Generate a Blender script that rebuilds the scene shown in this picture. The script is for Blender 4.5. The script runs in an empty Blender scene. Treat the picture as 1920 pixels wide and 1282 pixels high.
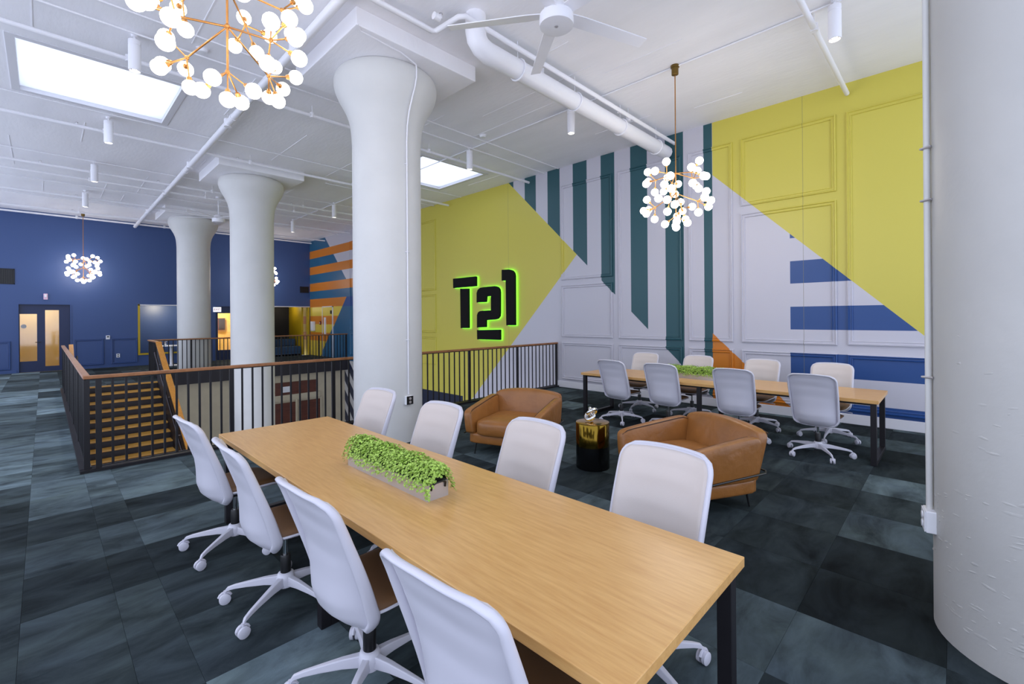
import bpy, math, random
from mathutils import Vector, Matrix
R = math.radians
random.seed(7)
SC = bpy.context.scene
COL = SC.collection

# ------------------------------------------------------------------ camera, world, exposure
F, CX, CY, YAW, PIT, ROL, CAMZ = 853.667, 959.83, 593.752, R(44.2071), R(-.0409), R(-.4238), 1.7
def cam_basis():
    c, s = math.cos(YAW), math.sin(YAW)
    A = Matrix(((s, -c, 0), (0, 0, -1), (c, s, 0)))
    cp, sp, cr, sr = math.cos(PIT), math.sin(PIT), math.cos(ROL), math.sin(ROL)
    Rx = Matrix(((1, 0, 0), (0, cp, -sp), (0, sp, cp)))
    Rz = Matrix(((cr, -sr, 0), (sr, cr, 0), (0, 0, 1)))
    return Rz @ Rx @ A
CB = cam_basis()
def proj(p):
    v = CB @ (Vector(p) - Vector((0, 0, CAMZ)))
    if v.z < .05: return None
    return CX + F * v.x / v.z, CY + F * v.y / v.z
cam = bpy.data.cameras.new('camera'); camo = bpy.data.objects.new('camera', cam); COL.objects.link(camo)
cam.sensor_width = 36; cam.lens = F / 1920 * 36; cam.clip_start = .05; cam.clip_end = 200
cam.shift_x = -(CX - 960) / 1920; cam.shift_y = (CY - 641) / 1920
T = CB.transposed()
M3 = Matrix((T.col[0], -T.col[1], -T.col[2])).transposed()
camo.matrix_world = Matrix.Translation((0, 0, CAMZ)) @ M3.to_4x4()
SC.camera = camo
W = bpy.data.worlds.new('world'); SC.world = W; W.use_nodes = True
bg = W.node_tree.nodes['Background']; bg.inputs[0].default_value = (.72, .80, 1, 1); bg.inputs[1].default_value = 1.75
vs = SC.view_settings; vs.view_transform = 'Standard'; vs.look = 'None'; vs.gamma = 1; vs.use_curve_mapping = False
vs.exposure = .24

# ------------------------------------------------------------------ geometry constants (metres)
XW, YB, ZC, YR = 8.762, 21.8, 5.317, 6.99          # mural wall, blue wall, ceiling, railing line
ZL = -4.2                                         # lower storey floor
X0, Y0 = -2.8, -1.8                               # how far the storey is built behind the camera
VY1, SY = 18.0, 15.8                              # far edge of the void, top of the stair
SX0, SX1 = .5, 2.18                              # stair sides

# ------------------------------------------------------------------ materials
def lin(c): return tuple((x / 255 / 12.92 if x / 255 <= .04045 else ((x / 255 + .055) / 1.055) ** 2.4) for x in c)
MATS = {}
def nt(name):
    m = bpy.data.materials.new(name); m.use_nodes = True
    return m, m.node_tree, m.node_tree.nodes['Principled BSDF']
def N(t, kind, **kw):
    n = t.nodes.new(kind)
    for k, v in kw.items(): setattr(n, k, v)
    return n
def mat(name, rgb, rough=.5, metal=0., bump=0., bscale=30., var=0., vscale=4., spec=None, coat=0., stretch=None, emit=None, es=0.):
    m, t, b = nt(name)
    c = lin(rgb) + (1,)
    b.inputs['Base Color'].default_value = c; b.inputs['Roughness'].default_value = rough; b.inputs['Metallic'].default_value = metal
    if spec is not None: b.inputs['Specular IOR Level'].default_value = spec
    if coat: b.inputs['Coat Weight'].default_value = coat; b.inputs['Coat Roughness'].default_value = .15
    if emit: b.inputs['Emission Color'].default_value = lin(emit) + (1,); b.inputs['Emission Strength'].default_value = es
    if bump or var:
        tc = N(t, 'ShaderNodeTexCoord'); mp = N(t, 'ShaderNodeMapping'); t.links.new(tc.outputs['Object'], mp.inputs[0])
        if stretch: mp.inputs['Scale'].default_value = stretch
    if var:
        nz = N(t, 'ShaderNodeTexNoise'); nz.inputs['Scale'].default_value = vscale; nz.inputs['Detail'].default_value = 6
        t.links.new(mp.outputs[0], nz.inputs[0])
        mr = N(t, 'ShaderNodeMapRange'); mr.inputs[1].default_value = .3; mr.inputs[2].default_value = .7
        mr.inputs[3].default_value = 1 - var; mr.inputs[4].default_value = 1 + var; t.links.new(nz.outputs[0], mr.inputs[0])
        mx = N(t, 'ShaderNodeVectorMath', operation='SCALE'); mx.inputs[0].default_value = c[:3]
        t.links.new(mr.outputs[0], mx.inputs[3]); t.links.new(mx.outputs[0], b.inputs['Base Color'])
    if bump:
        nb = N(t, 'ShaderNodeTexNoise'); nb.inputs['Scale'].default_value = bscale; nb.inputs['Detail'].default_value = 5
        t.links.new(mp.outputs[0], nb.inputs[0])
        bp = N(t, 'ShaderNodeBump'); bp.inputs['Strength'].default_value = bump; bp.inputs['Distance'].default_value = .02
        t.links.new(nb.outputs[0], bp.inputs['Height']); t.links.new(bp.outputs[0], b.inputs['Normal'])
    MATS[name] = m
    return m
WHITE = mat('white_paint', (222, 221, 226), .55)
CEIL = mat('ceiling_concrete', (243, 242, 246), .75, bump=.2, bscale=9, var=.035, vscale=1.1, stretch=(2.2, .6, 1))
PIPEM = mat('white_pipe', (240, 239, 244), .4)
COLM = mat('column_plaster', (212, 211, 208), .5, bump=.35, bscale=5, var=.03, vscale=2)
COLR = mat('column_plaster_rough', (190, 188, 184), .48, bump=.16, bscale=9, var=.03, vscale=2)
BLUEW = mat('blue_wall', (56, 80, 130), .42, bump=.05, bscale=60)
BLUED = mat('blue_door', (26, 40, 78), .4)
DARK = mat('black_steel', (26, 24, 28), .42, spec=.4)
DARKB = mat('dark_fascia', (30, 26, 34), .5)
CREAM = mat('cream_wall', (214, 192, 132), .6)
BEIGE = mat('beige_wall', (196, 184, 158), .6, var=.05)
MUSTARD = mat('mustard_wall', (190, 160, 20), .5)
BROWNW = mat('red_brown_wood', (92, 46, 30), .4, var=.25, vscale=3, stretch=(1, 1, 8))
SHELL = mat('chair_shell_white', (206, 204, 214), .38)
PADM = mat('chair_back_greige', (206, 196, 190), .6, bump=.1, bscale=350)
SEATM = mat('seat_tan', (104, 72, 42), .6, bump=.12, bscale=300)
BLACKP = mat('black_plastic', (18, 18, 20), .35)
STEEL = mat('brushed_steel', (196, 192, 192), .38, .55, bump=.03, bscale=200)
DARKST = mat('dark_handrail_steel', (70, 66, 70), .3, .9)
CHROME = mat('chrome', (230, 230, 232), .06, 1.)
BRASS = mat('brass', (196, 150, 60), .14, 1.)
BRASSR = mat('chandelier_brass', (186, 132, 74), .3, .85)
BRASSD = mat('aged_brass', (120, 96, 48), .4, .8)
SIGNK = mat('sign_black', (20, 18, 20), .7, spec=.15)
BLACKG = mat('black_gloss', (7, 7, 8), .18)
LEATH = mat('tan_leather', (150, 97, 45), .36, bump=.45, bscale=9, var=.12, vscale=5)
PIPING = mat('dark_piping', (64, 34, 16), .5)
LEAFM = mat('leaf', (164, 196, 84), .5, var=.4, vscale=60)
SOIL = mat('moss_core', (38, 66, 20), .9)
VENT = mat('vent_dark', (22, 24, 34), .6)
OUTL = mat('outlet_white', (232, 232, 236), .4)
BENCH = mat('bench_blue', (40, 74, 110), .7)
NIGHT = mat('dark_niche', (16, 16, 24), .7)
BEIGEF = mat('lower_floor', (120, 112, 100), .6)

def wood(name, c1, c2, rough, scale=(14, 1.2, 14), coat=0):
    m, t, b = nt(name)
    tc = N(t, 'ShaderNodeTexCoord'); mp = N(t, 'ShaderNodeMapping'); mp.inputs['Scale'].default_value = scale
    t.links.new(tc.outputs['Object'], mp.inputs[0])
    nz = N(t, 'ShaderNodeTexNoise'); nz.inputs['Scale'].default_value = 3; nz.inputs['Detail'].default_value = 9; nz.inputs['Roughness'].default_value = .6
    t.links.new(mp.outputs[0], nz.inputs[0])
    cr = N(t, 'ShaderNodeValToRGB'); cr.color_ramp.elements[0].position = .32; cr.color_ramp.elements[1].position = .68
    cr.color_ramp.elements[0].color = lin(c1) + (1,); cr.color_ramp.elements[1].color = lin(c2) + (1,)
    t.links.new(nz.outputs[0], cr.inputs[0]); t.links.new(cr.outputs[0], b.inputs['Base Color'])
    b.inputs['Roughness'].default_value = rough
    if coat: b.inputs['Coat Weight'].default_value = coat; b.inputs['Coat Roughness'].default_value = .25
    bp = N(t, 'ShaderNodeBump'); bp.inputs['Strength'].default_value = .04; t.links.new(nz.outputs[0], bp.inputs['Height']); t.links.new(bp.outputs[0], b.inputs['Normal'])
    return m
OAK = wood('oak_top', (200, 150, 88), (217, 171, 107), .3, (18, 1.5, 18))
RAILW = wood('handrail_wood', (138, 88, 50), (170, 114, 70), .42, (3, 3, 3))
TREADW = wood('tread_wood', (198, 142, 52), (226, 176, 84), .4, (1.5, 14, 14))
CAPW = wood('guard_cap_wood', (196, 126, 44), (220, 154, 64), .4, (14, 1.5, 14))

def emis(name, rgb, s):
    m, t, b = nt(name)
    b.inputs['Base Color'].default_value = lin(rgb) + (1,)
    b.inputs['Emission Color'].default_value = lin(rgb) + (1,); b.inputs['Emission Strength'].default_value = s
    return m
GLOBE = emis('lit_globe', (255, 248, 240), 9.)
LEDW = emis('led_lens', (255, 244, 225), 14.)
LIME = emis('lime_backlight', (120, 255, 60), 2.2)
ROOML = emis('room_fill_lens', (255, 232, 180), 8.)

def glass(name, tint=(200, 210, 220)):
    m = bpy.data.materials.new(name); m.use_nodes = True; t = m.node_tree; t.nodes.clear()
    o = N(t, 'ShaderNodeOutputMaterial'); mx = N(t, 'ShaderNodeMixShader'); mx.inputs[0].default_value = .1
    a = N(t, 'ShaderNodeBsdfTransparent'); g = N(t, 'ShaderNodeBsdfGlossy'); g.inputs['Roughness'].default_value = .05
    t.links.new(a.outputs[0], mx.inputs[1]); t.links.new(g.outputs[0], mx.inputs[2]); t.links.new(mx.outputs[0], o.inputs[0])
    return m
GLASS = glass('clear_glass')
def frosted():
    m = bpy.data.materials.new('frosted_skylight'); m.use_nodes = True; t = m.node_tree; t.nodes.clear()
    o = N(t, 'ShaderNodeOutputMaterial'); a = N(t, 'ShaderNodeBsdfTranslucent'); a.inputs[0].default_value = (.95, .96, .97, 1)
    b = N(t, 'ShaderNodeBsdfTransparent'); mx = N(t, 'ShaderNodeMixShader'); mx.inputs[0].default_value = .25
    t.links.new(a.outputs[0], mx.inputs[1]); t.links.new(b.outputs[0], mx.inputs[2]); t.links.new(mx.outputs[0], o.inputs[0]); return m
FROST = frosted()

def carpet():
    m, t, b = nt('carpet')
    oi = N(t, 'ShaderNodeObjectInfo'); tc = N(t, 'ShaderNodeTexCoord')
    ad = N(t, 'ShaderNodeVectorMath', operation='ADD'); t.links.new(tc.outputs['Object'], ad.inputs[0])
    sc = N(t, 'ShaderNodeVectorMath', operation='SCALE'); sc.inputs[0].default_value = (37, 91, 53); t.links.new(oi.outputs['Random'], sc.inputs[3])
    t.links.new(sc.outputs[0], ad.inputs[1])
    mp = N(t, 'ShaderNodeMapping'); mp.inputs['Scale'].default_value = (1.2, 2.6, 1); t.links.new(ad.outputs[0], mp.inputs[0])
    nz = N(t, 'ShaderNodeTexNoise'); nz.inputs['Scale'].default_value = 1.7; nz.inputs['Detail'].default_value = 9; nz.inputs['Roughness'].default_value = .62
    nz.inputs['Distortion'].default_value = .5
    t.links.new(mp.outputs[0], nz.inputs[0])
    mr = N(t, 'ShaderNodeMapRange'); mr.inputs[1].default_value = .3; mr.inputs[2].default_value = .7; mr.inputs[3].default_value = .4; mr.inputs[4].default_value = 1.75
    t.links.new(nz.outputs[0], mr.inputs[0])
    n2 = N(t, 'ShaderNodeTexNoise'); n2.inputs['Scale'].default_value = 2.2; n2.inputs['Detail'].default_value = 2; t.links.new(ad.outputs[0], n2.inputs[0])
    hue = N(t, 'ShaderNodeMix', data_type='RGBA'); hue.inputs[6].default_value = lin((90, 103, 101)) + (1,); hue.inputs[7].default_value = lin((84, 97, 108)) + (1,)
    t.links.new(n2.outputs[0], hue.inputs[0])
    sepc = N(t, 'ShaderNodeSeparateColor'); t.links.new(oi.outputs['Color'], sepc.inputs[0])
    ml = N(t, 'ShaderNodeMath', operation='MULTIPLY'); t.links.new(mr.outputs[0], ml.inputs[0]); t.links.new(sepc.outputs[0], ml.inputs[1])
    s2 = N(t, 'ShaderNodeVectorMath', operation='SCALE'); t.links.new(hue.outputs[2], s2.inputs[0]); t.links.new(ml.outputs[0], s2.inputs[3])
    t.links.new(s2.outputs[0], b.inputs['Base Color'])
    b.inputs['Roughness'].default_value = .9; b.inputs['Specular IOR Level'].default_value = .06
    n3 = N(t, 'ShaderNodeTexNoise'); n3.inputs['Scale'].default_value = 260; t.links.new(tc.outputs['Object'], n3.inputs[0])
    bp = N(t, 'ShaderNodeBump'); bp.inputs['Strength'].default_value = .25; bp.inputs['Distance'].default_value = .004
    t.links.new(n3.outputs[0], bp.inputs['Height']); t.links.new(bp.outputs[0], b.inputs['Normal'])
    return m
CARPET = carpet()

def mural():
    m, t, b = nt('mural_paint')
    g = N(t, 'ShaderNodeNewGeometry'); sp = N(t, 'ShaderNodeSeparateXYZ'); t.links.new(g.outputs['Position'], sp.inputs[0])
    y, z = sp.outputs[1], sp.outputs[2]
    def M(op, a, b_=None, c=None):
        n = N(t, 'ShaderNodeMath', operation=op)
        for i, v in enumerate((a, b_, c)):
            if v is None: continue
            if isinstance(v, (int, float)): n.inputs[i].default_value = v
            else: t.links.new(v, n.inputs[i])
        return n.outputs[0]
    def hp(a, b_, c):           # a*y + b*z + c > 0
        return M('GREATER_THAN', M('MULTIPLY_ADD', y, a, M('MULTIPLY_ADD', z, b_, c)), 0.)
    def band(v, lo, hi): return M('MULTIPLY', M('GREATER_THAN', v, lo), M('LESS_THAN', v, hi))
    def AND(*k):
        r = k[0]
        for q in k[1:]: r = M('MULTIPLY', r, q)
        return r
    def OR(*k):
        r = k[0]
        for q in k[1:]: r = M('MAXIMUM', r, q)
        return r
    WHT, TEAL, YEL, ORA, NAV = (199, 197, 206), (40, 84, 92), (206, 194, 82), (208, 124, 32), (36, 74, 134)
    TB, DN = (44, 98, 134), (22, 34, 60)
    cur = [None]
    def paint(mask, rgb):
        mx = N(t, 'ShaderNodeMix', data_type='RGBA'); t.links.new(mask, mx.inputs[0])
        if cur[0] is None: mx.inputs[6].default_value = lin(WHT) + (1,)
        else: t.links.new(cur[0], mx.inputs[6])
        mx.inputs[7].default_value = lin(rgb) + (1,); cur[0] = mx.outputs[2]
    d1 = hp(-.9636, 1, 2.98)                    # above the long falling diagonal
    st = OR(*[band(y, a, c) for a, c in ((8.434, 8.62), (7.64, 8.025), (6.871, 7.255), (6.08, 6.477), (5.349, 5.70), (4.572, 4.96), (3.803, 4.18), (3.25, 3.41))])
    paint(AND(d1, st), TEAL)
    paint(AND(M('LESS_THAN', y, 3.262), hp(.955, -1, -1.745)), ORA)
    d2 = hp(-1.0044, 1, -1.076)
    hs = OR(*[band(z, a, c) for a, c in ((.155, .308), (.698, 1.072), (1.458, 1.84), (2.228, 2.604), (2.99, 3.38))])
    paint(AND(M('LESS_THAN', y, 1.983), hs), NAV)
    paint(AND(M('LESS_THAN', y, 3.246), d2), YEL)
    nd1 = hp(.9636, -1, -2.98)
    paint(AND(nd1, hp(1.0137, 1, -9.625), M('LESS_THAN', y, 15.4)), YEL)
    paint(AND(M('GREATER_THAN', y, 10.6), M('LESS_THAN', z, -.657)), DN)
    far = M('GREATER_THAN', y, 15.4)
    paint(far, WHT)
    paint(AND(far, hp(.98, -1, -14.41)), TB)
    paint(AND(far, M('LESS_THAN', z, 2.96), M('GREATER_THAN', z, 2.6)), TB)
    paint(AND(far, OR(*[band(z, a, c) for a, c in ((4.49, 4.84), (3.74, 4.10), (2.96, 3.33))])), ORA)
    lo = AND(far, M('LESS_THAN', z, 2.6)); d5 = hp(1.02, 1, -21.05)
    paint(lo, TB); paint(AND(lo, M('GREATER_THAN', z, 2.21)), NAV)
    paint(AND(lo, d5), (222, 196, 70))
    paint(AND(lo, d5, OR(*[band(z, a, c) for a, c in ((2.22, 2.6), (1.444, 1.815), (.69, 1.07))])), ORA)
    low = AND(M('GREATER_THAN', y, 13.2), M('LESS_THAN', z, -.05))
    paint(low, DN)
    fr = M('FRACT', M('MULTIPLY', M('MULTIPLY_ADD', y, -1.0, z), 1.25))
    paint(AND(low, M('GREATER_THAN', fr, .55)), (190, 188, 186))
    seams = OR(*[band(y, a - .0025, a + .0025) for a in (1.79, 8.64)])
    paint(seams, (120, 118, 90))
    t.links.new(cur[0], b.inputs['Base Color']); b.inputs['Roughness'].default_value = .42
    tc = N(t, 'ShaderNodeTexCoord'); nb = N(t, 'ShaderNodeTexNoise'); nb.inputs['Scale'].default_value = 90; t.links.new(tc.outputs['Object'], nb.inputs[0])
    bp = N(t, 'ShaderNodeBump'); bp.inputs['Strength'].default_value = .04; t.links.new(nb.outputs[0], bp.inputs['Height']); t.links.new(bp.outputs[0], b.inputs['Normal'])
    return m
MURAL = mural()

# ------------------------------------------------------------------ mesh builder
class MB:
    def __init__(s): s.v = []; s.f = []
    def add(s, vs_, fs): o = len(s.v); s.v += [tuple(p) for p in vs_]; s.f += [tuple(i + o for i in f) for f in fs]; return s
    def box(s, x0, x1, y0, y1, z0, z1):
        return s.add([(x0, y0, z0), (x1, y0, z0), (x1, y1, z0), (x0, y1, z0), (x0, y0, z1), (x1, y0, z1), (x1, y1, z1), (x0, y1, z1)],
                     [(3, 2, 1, 0), (4, 5, 6, 7), (0, 1, 5, 4), (1, 2, 6, 5), (2, 3, 7, 6), (3, 0, 4, 7)])
    def bar(s, p0, p1, w, h, up=(0, 0, 1)):
        p0, p1 = Vector(p0), Vector(p1); d = (p1 - p0).normalized(); u = Vector(up)
        a = d.cross(u); a = a.normalized() if a.length > 1e-4 else Vector((1, 0, 0)); u = a.cross(d).normalized()
        q = []
        for p in (p0, p1):
            for i, j in ((-1, -1), (1, -1), (1, 1), (-1, 1)): q.append(p + a * (w / 2 * i) + u * (h / 2 * j))
        return s.add(q, [(0, 1, 2, 3), (7, 6, 5, 4), (0, 4, 5, 1), (1, 5, 6, 2), (2, 6, 7, 3), (3, 7, 4, 0)])
    def tube(s, pts, r, n=8, closed=False, caps=True):
        P = [Vector(p) for p in pts]; k = len(P); rr = r if isinstance(r, (list, tuple)) else [r] * k
        tang = []
        for i in range(k):
            a = P[(i - 1) % k] if (closed or i) else P[0]; b = P[(i + 1) % k] if (closed or i < k - 1) else P[-1]
            tang.append((b - a).normalized())
        nrm = tang[0].orthogonal().normalized(); vs_ = []
        for i in range(k):
            nrm = (nrm - tang[i] * nrm.dot(tang[i])).normalized(); bn = tang[i].cross(nrm)
            for j in range(n):
                a = 2 * math.pi * j / n; vs_.append(P[i] + (nrm * math.cos(a) + bn * math.sin(a)) * rr[i])
        fs = []
        for i in range(k if closed else k - 1):
            i2 = (i + 1) % k
            for j in range(n):
                j2 = (j + 1) % n; fs.append((i * n + j, i * n + j2, i2 * n + j2, i2 * n + j))
        if caps and not closed: fs += [tuple(range(n))[::-1], tuple((k - 1) * n + j for j in range(n))]
        return s.add(vs_, fs)
    def cyl(s, p0, p1, r, r1=None, n=16): return s.tube([p0, p1], [r, r if r1 is None else r1], n)
    def lathe(s, prof, c=(0, 0, 0), n=32, caps=True):
        vs_ = []; k = len(prof)
        for r, z in prof:
            for j in range(n): a = 2 * math.pi * j / n; vs_.append((c[0] + r * math.cos(a), c[1] + r * math.sin(a), c[2] + z))
        fs = []
        for i in range(k - 1):
            for j in range(n): j2 = (j + 1) % n; fs.append((i * n + j, i * n + j2, (i + 1) * n + j2, (i + 1) * n + j))
        if caps: fs += [tuple(range(n))[::-1], tuple((k - 1) * n + j for j in range(n))]
        return s.add(vs_, fs)
    def sphere(s, c, r, nu=16, nv=10):
        prof = [(max(1e-4, r * math.sin(math.pi * i / nv)), -r * math.cos(math.pi * i / nv)) for i in range(nv + 1)]
        return s.lathe(prof, c, nu, False)
    def prism(s, poly, fn, d0, d1):     # fn(a, b, depth) -> xyz
        n = len(poly); vs_ = [fn(a, b, d0) for a, b in poly] + [fn(a, b, d1) for a, b in poly]
        return s.add(vs_, [tuple(range(n))[::-1], tuple(range(n, 2 * n))] + [(i, (i + 1) % n, n + (i + 1) % n, n + i) for i in range(n)])
    def grid(s, fn, nu, nv):
        vs_ = [fn(i / nu, j / nv) for j in range(nv + 1) for i in range(nu + 1)]
        return s.add(vs_, [(j * (nu + 1) + i, j * (nu + 1) + i + 1, (j + 1) * (nu + 1) + i + 1, (j + 1) * (nu + 1) + i) for j in range(nv) for i in range(nu)])
    def mesh(s, name, m=None, smooth=None):
        me = bpy.data.meshes.new(name); me.from_pydata(s.v, [], s.f); me.update()
        if m: me.materials.append(m)
        if smooth is not None:
            me.polygons.foreach_set('use_smooth', [True] * len(me.polygons))
            if smooth < 180: me.set_sharp_from_angle(angle=R(smooth))
        return me
    def build(s, name, m, parent=None, smooth=None, bevel=0, sub=0, solid=0, seg=2):
        o = bpy.data.objects.new(name, s.mesh(name, m, smooth)); COL.objects.link(o); o.parent = parent
        if solid: q = o.modifiers.new('solid', 'SOLIDIFY'); q.thickness = solid; q.offset = 0
        if bevel: q = o.modifiers.new('bevel', 'BEVEL'); q.width = bevel; q.segments = seg; q.limit_method = 'ANGLE'
        if sub: q = o.modifiers.new('sub', 'SUBSURF'); q.levels = sub; q.render_levels = sub
        return o
def tag(o, label=None, cat=None, group=None, kind=None):
    if label: o['label'] = label
    if cat: o['category'] = cat
    if group: o['group'] = group
    if kind: o['kind'] = kind
    return o
def thing(name, label, cat, loc=(0, 0, 0), rz=0, group=None):
    o = bpy.data.objects.new(name, None); COL.objects.link(o); o.empty_display_size = .1
    o.location = loc; o.rotation_euler = (0, 0, rz)
    return tag(o, label, cat, group)
def kids(o): return [c for c in bpy.data.objects if c.parent == o]
def copy_tree(o, parent=None):
    c = o.copy(); COL.objects.link(c); c.parent = parent
    for ch in o.children: copy_tree(ch, c)
    return c
def struct(o): o['kind'] = 'structure'; return o
def lamp(name, kind, loc, energy, color, parent=None, rot=None, **kw):
    l = bpy.data.lights.new(name, kind); l.energy = energy; l.color = color
    for k, v in kw.items(): setattr(l, k, v)
    o = bpy.data.objects.new(name, l); COL.objects.link(o); o.location = loc; o.parent = parent
    if rot: o.rotation_euler = rot
    return o

# ------------------------------------------------------------------ floor with carpet tiles
TZ = -.008
fl = MB()
SLAB = .42
for a in ((X0, .3, Y0, YB), (.3, XW, Y0, YR - .04), (.3, SX1 + .1, SY, YB), (SX1 + .1, XW, VY1, YB)):
    fl.box(a[0], a[1], a[2], a[3], -SLAB, TZ)
floor = struct(fl.build('floor', DARKB))
def in_void(x0, x1, y0, y1):
    cx, cy = (x0 + x1) / 2, (y0 + y1) / 2
    return False
TS, TX, TY = .622, -.1, .66
cand = []
def rects(ix, iy):
    a0, a1 = TX + ix * TS, TX + (ix + 1) * TS; b0, b1 = TY + iy * TS, TY + (iy + 1) * TS
    out = []
    for q in ((X0, .3, Y0, YB), (.3, XW, Y0, YR - .04), (.3, SX1 + .1, SY, YB), (SX1 + .1, XW, VY1, YB)):
        c = (max(a0, q[0]), min(a1, q[1]), max(b0, q[2]), min(b1, q[3]))
        if c[1] - c[0] > .02 and c[3] - c[2] > .02: out.append(c)
    return out
for ix in range(-6, 16):
    for iy in range(-7, 36):
        for c in rects(ix, iy):
            ps = [proj((x, y, 0)) for x in c[:2] for y in c[2:]]
            area = 0
            if all(ps):
                p = [ps[0], ps[1], ps[3], ps[2]]
                area = abs(sum(p[i][0] * p[(i + 1) % 4][1] - p[(i + 1) % 4][0] * p[i][1] for i in range(4))) / 2
                mx, my = sum(q[0] for q in p) / 4, sum(q[1] for q in p) / 4
                if not (-80 < mx < 2000 and my < 1400): area = 0
            elif any(ps): area = 0
            cand.append((area, ix, iy, c))
cand.sort(key=lambda q: -q[0])
# tones of tiles that can be read in the photograph (column, row) -> tone; walkway tones include skylight sheen; the rest come from a seeded draw
def tone(ix, iy):
    r = random.Random(ix * 131 + iy * 17 + 5)
    base = r.choice((.16, .2, .24, .3, .36, .5, .75))
    row = random.Random(iy * 7 + 3).choice((.8, 1., 1.25))
    t = base * row
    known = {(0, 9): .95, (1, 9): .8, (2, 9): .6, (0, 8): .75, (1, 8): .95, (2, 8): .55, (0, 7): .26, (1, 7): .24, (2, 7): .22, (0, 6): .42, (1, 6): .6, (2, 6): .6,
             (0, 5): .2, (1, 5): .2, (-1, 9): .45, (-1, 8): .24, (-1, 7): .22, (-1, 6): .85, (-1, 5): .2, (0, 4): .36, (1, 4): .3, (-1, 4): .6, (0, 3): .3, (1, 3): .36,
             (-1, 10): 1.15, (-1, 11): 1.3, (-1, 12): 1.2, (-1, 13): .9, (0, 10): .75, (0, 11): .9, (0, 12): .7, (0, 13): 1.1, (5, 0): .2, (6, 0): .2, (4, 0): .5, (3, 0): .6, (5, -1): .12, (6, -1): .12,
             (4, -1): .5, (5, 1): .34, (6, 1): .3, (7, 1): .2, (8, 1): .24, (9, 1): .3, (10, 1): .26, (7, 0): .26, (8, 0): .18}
    if ix <= 0 and iy > 13: t = t * 1.5 + .18  # skylight sheen on the far walkway, put into the tile tone
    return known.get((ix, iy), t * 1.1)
mesh_cache = {}
rest = MB()
for k, (area, ix, iy, c) in enumerate(cand):
    w, h = round(c[1] - c[0], 3), round(c[3] - c[2], 3)
    if k < 300 and area > 25:
        if (w, h) not in mesh_cache:
            g = .0004; bz = .001
            x, y = w / 2 - g, h / 2 - g; q = MB()
            q.add([(-x, -y, TZ), (x, -y, TZ), (x, y, TZ), (-x, y, TZ), (-x, -y, -.001), (x, -y, -.001), (x, y, -.001), (-x, y, -.001),
                   (-x + bz, -y + bz, 0), (x - bz, -y + bz, 0), (x - bz, y - bz, 0), (-x + bz, y - bz, 0)],
                  [(0, 1, 5, 4), (1, 2, 6, 5), (2, 3, 7, 6), (3, 0, 4, 7), (4, 5, 9, 8), (5, 6, 10, 9), (6, 7, 11, 10), (7, 4, 8, 11), (8, 9, 10, 11)])
            mesh_cache[(w, h)] = q.mesh('carpet_tile', CARPET)
        o = bpy.data.objects.new('carpet_tile', mesh_cache[(w, h)]); COL.objects.link(o); o.parent = floor
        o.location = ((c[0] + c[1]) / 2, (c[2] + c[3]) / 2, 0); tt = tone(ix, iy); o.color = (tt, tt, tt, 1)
    else:
        rest.box(c[0] + .001, c[1] - .001, c[2] + .001, c[3] - .001, TZ, 0)
ro = rest.build('carpet_tile_remainder', CARPET, floor); ro['kind'] = 'stuff'; ro.color = (.32, .32, .32, 1)

# lower storey
struct(MB().box(-.6, XW + .1, 2, VY1 + .6, ZL - .1, ZL).build('floor_lower', BEIGEF))
wl = struct(MB().box(SX1 - 2.4, XW, VY1 + .3, VY1 + .45, ZL, -SLAB).build('wall_lower', BEIGE))
mb = MB().box(5.4, 7.6, VY1 + .26, VY1 + .3, -1.2, -.72); mb.build('wood_panel', BROWNW, wl)
mb = MB().box(5.2, 7.7, VY1 + .24, VY1 + .3, -1.42, -1.2); mb.build('lintel_band', BEIGE, wl)
MB().box(6.3, 6.62, VY1 + .25, VY1 + .27, -1.1, -.88).build('notice_board', OUTL, wl)
for i, (a, c) in enumerate(((5.9, 6.75), (6.95, 7.7))):
    d = struct(MB().box(a, c, VY1 + .24, VY1 + .3, ZL, -1.5).build('door_%d' % (i + 5), BROWNW))
    MB().box(a - .06, a, VY1 + .22, VY1 + .3, ZL, -1.42).build('door_frame', BEIGE, d); MB().box(c, c + .06, VY1 + .22, VY1 + .3, ZL, -1.42).build('door_frame', BEIGE, d)
    MB().box(a + .05, a + .09, VY1 + .19, VY1 + .24, -3.2, -2.9).build('door_handle', STEEL, d)

# ------------------------------------------------------------------ ceiling with two skylight wells
SKY = ((-.25, 1.53, 8.55, 10.42), (5.92, 7.76, 8.5, 10.36))
cb = MB(); CT = ZC + .25
ys = [Y0, 8.5, 8.55, 10.36, 10.42, YB]
xs = [X0, -.25, 1.53, 5.92, 7.76, XW]
for i in range(5):
    for j in range(5):
        x0, x1, y0, y1 = xs[i], xs[i + 1], ys[j], ys[j + 1]
        cx, cy = (x0 + x1) / 2, (y0 + y1) / 2
        if any(a < cx < b and c < cy < d for a, b, c, d in SKY): continue
        cb.box(x0, x1, y0, y1, ZC, CT)
ceil = struct(cb.build('ceiling', CEIL))
for i, (a, b, c, d) in enumerate(SKY):
    w = MB(); e = .09; top = ZC + .3; a, b, c, d = a + .006, b - .006, c + .006, d - .006
    w.box(a - e, a, c - e, d + e, ZC - .012, top); w.box(b, b + e, c - e, d + e, ZC - .012, top)
    w.box(a, b, c - e, c, ZC - .012, top); w.box(a, b, d, d + e, ZC - .012, top)
    k = struct(w.build('window_%d' % (i + 1), WHITE))
    MB().box(a, b, c, d, ZC + .05, ZC + .055).build('skylight_pane', FROST, k)
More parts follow.
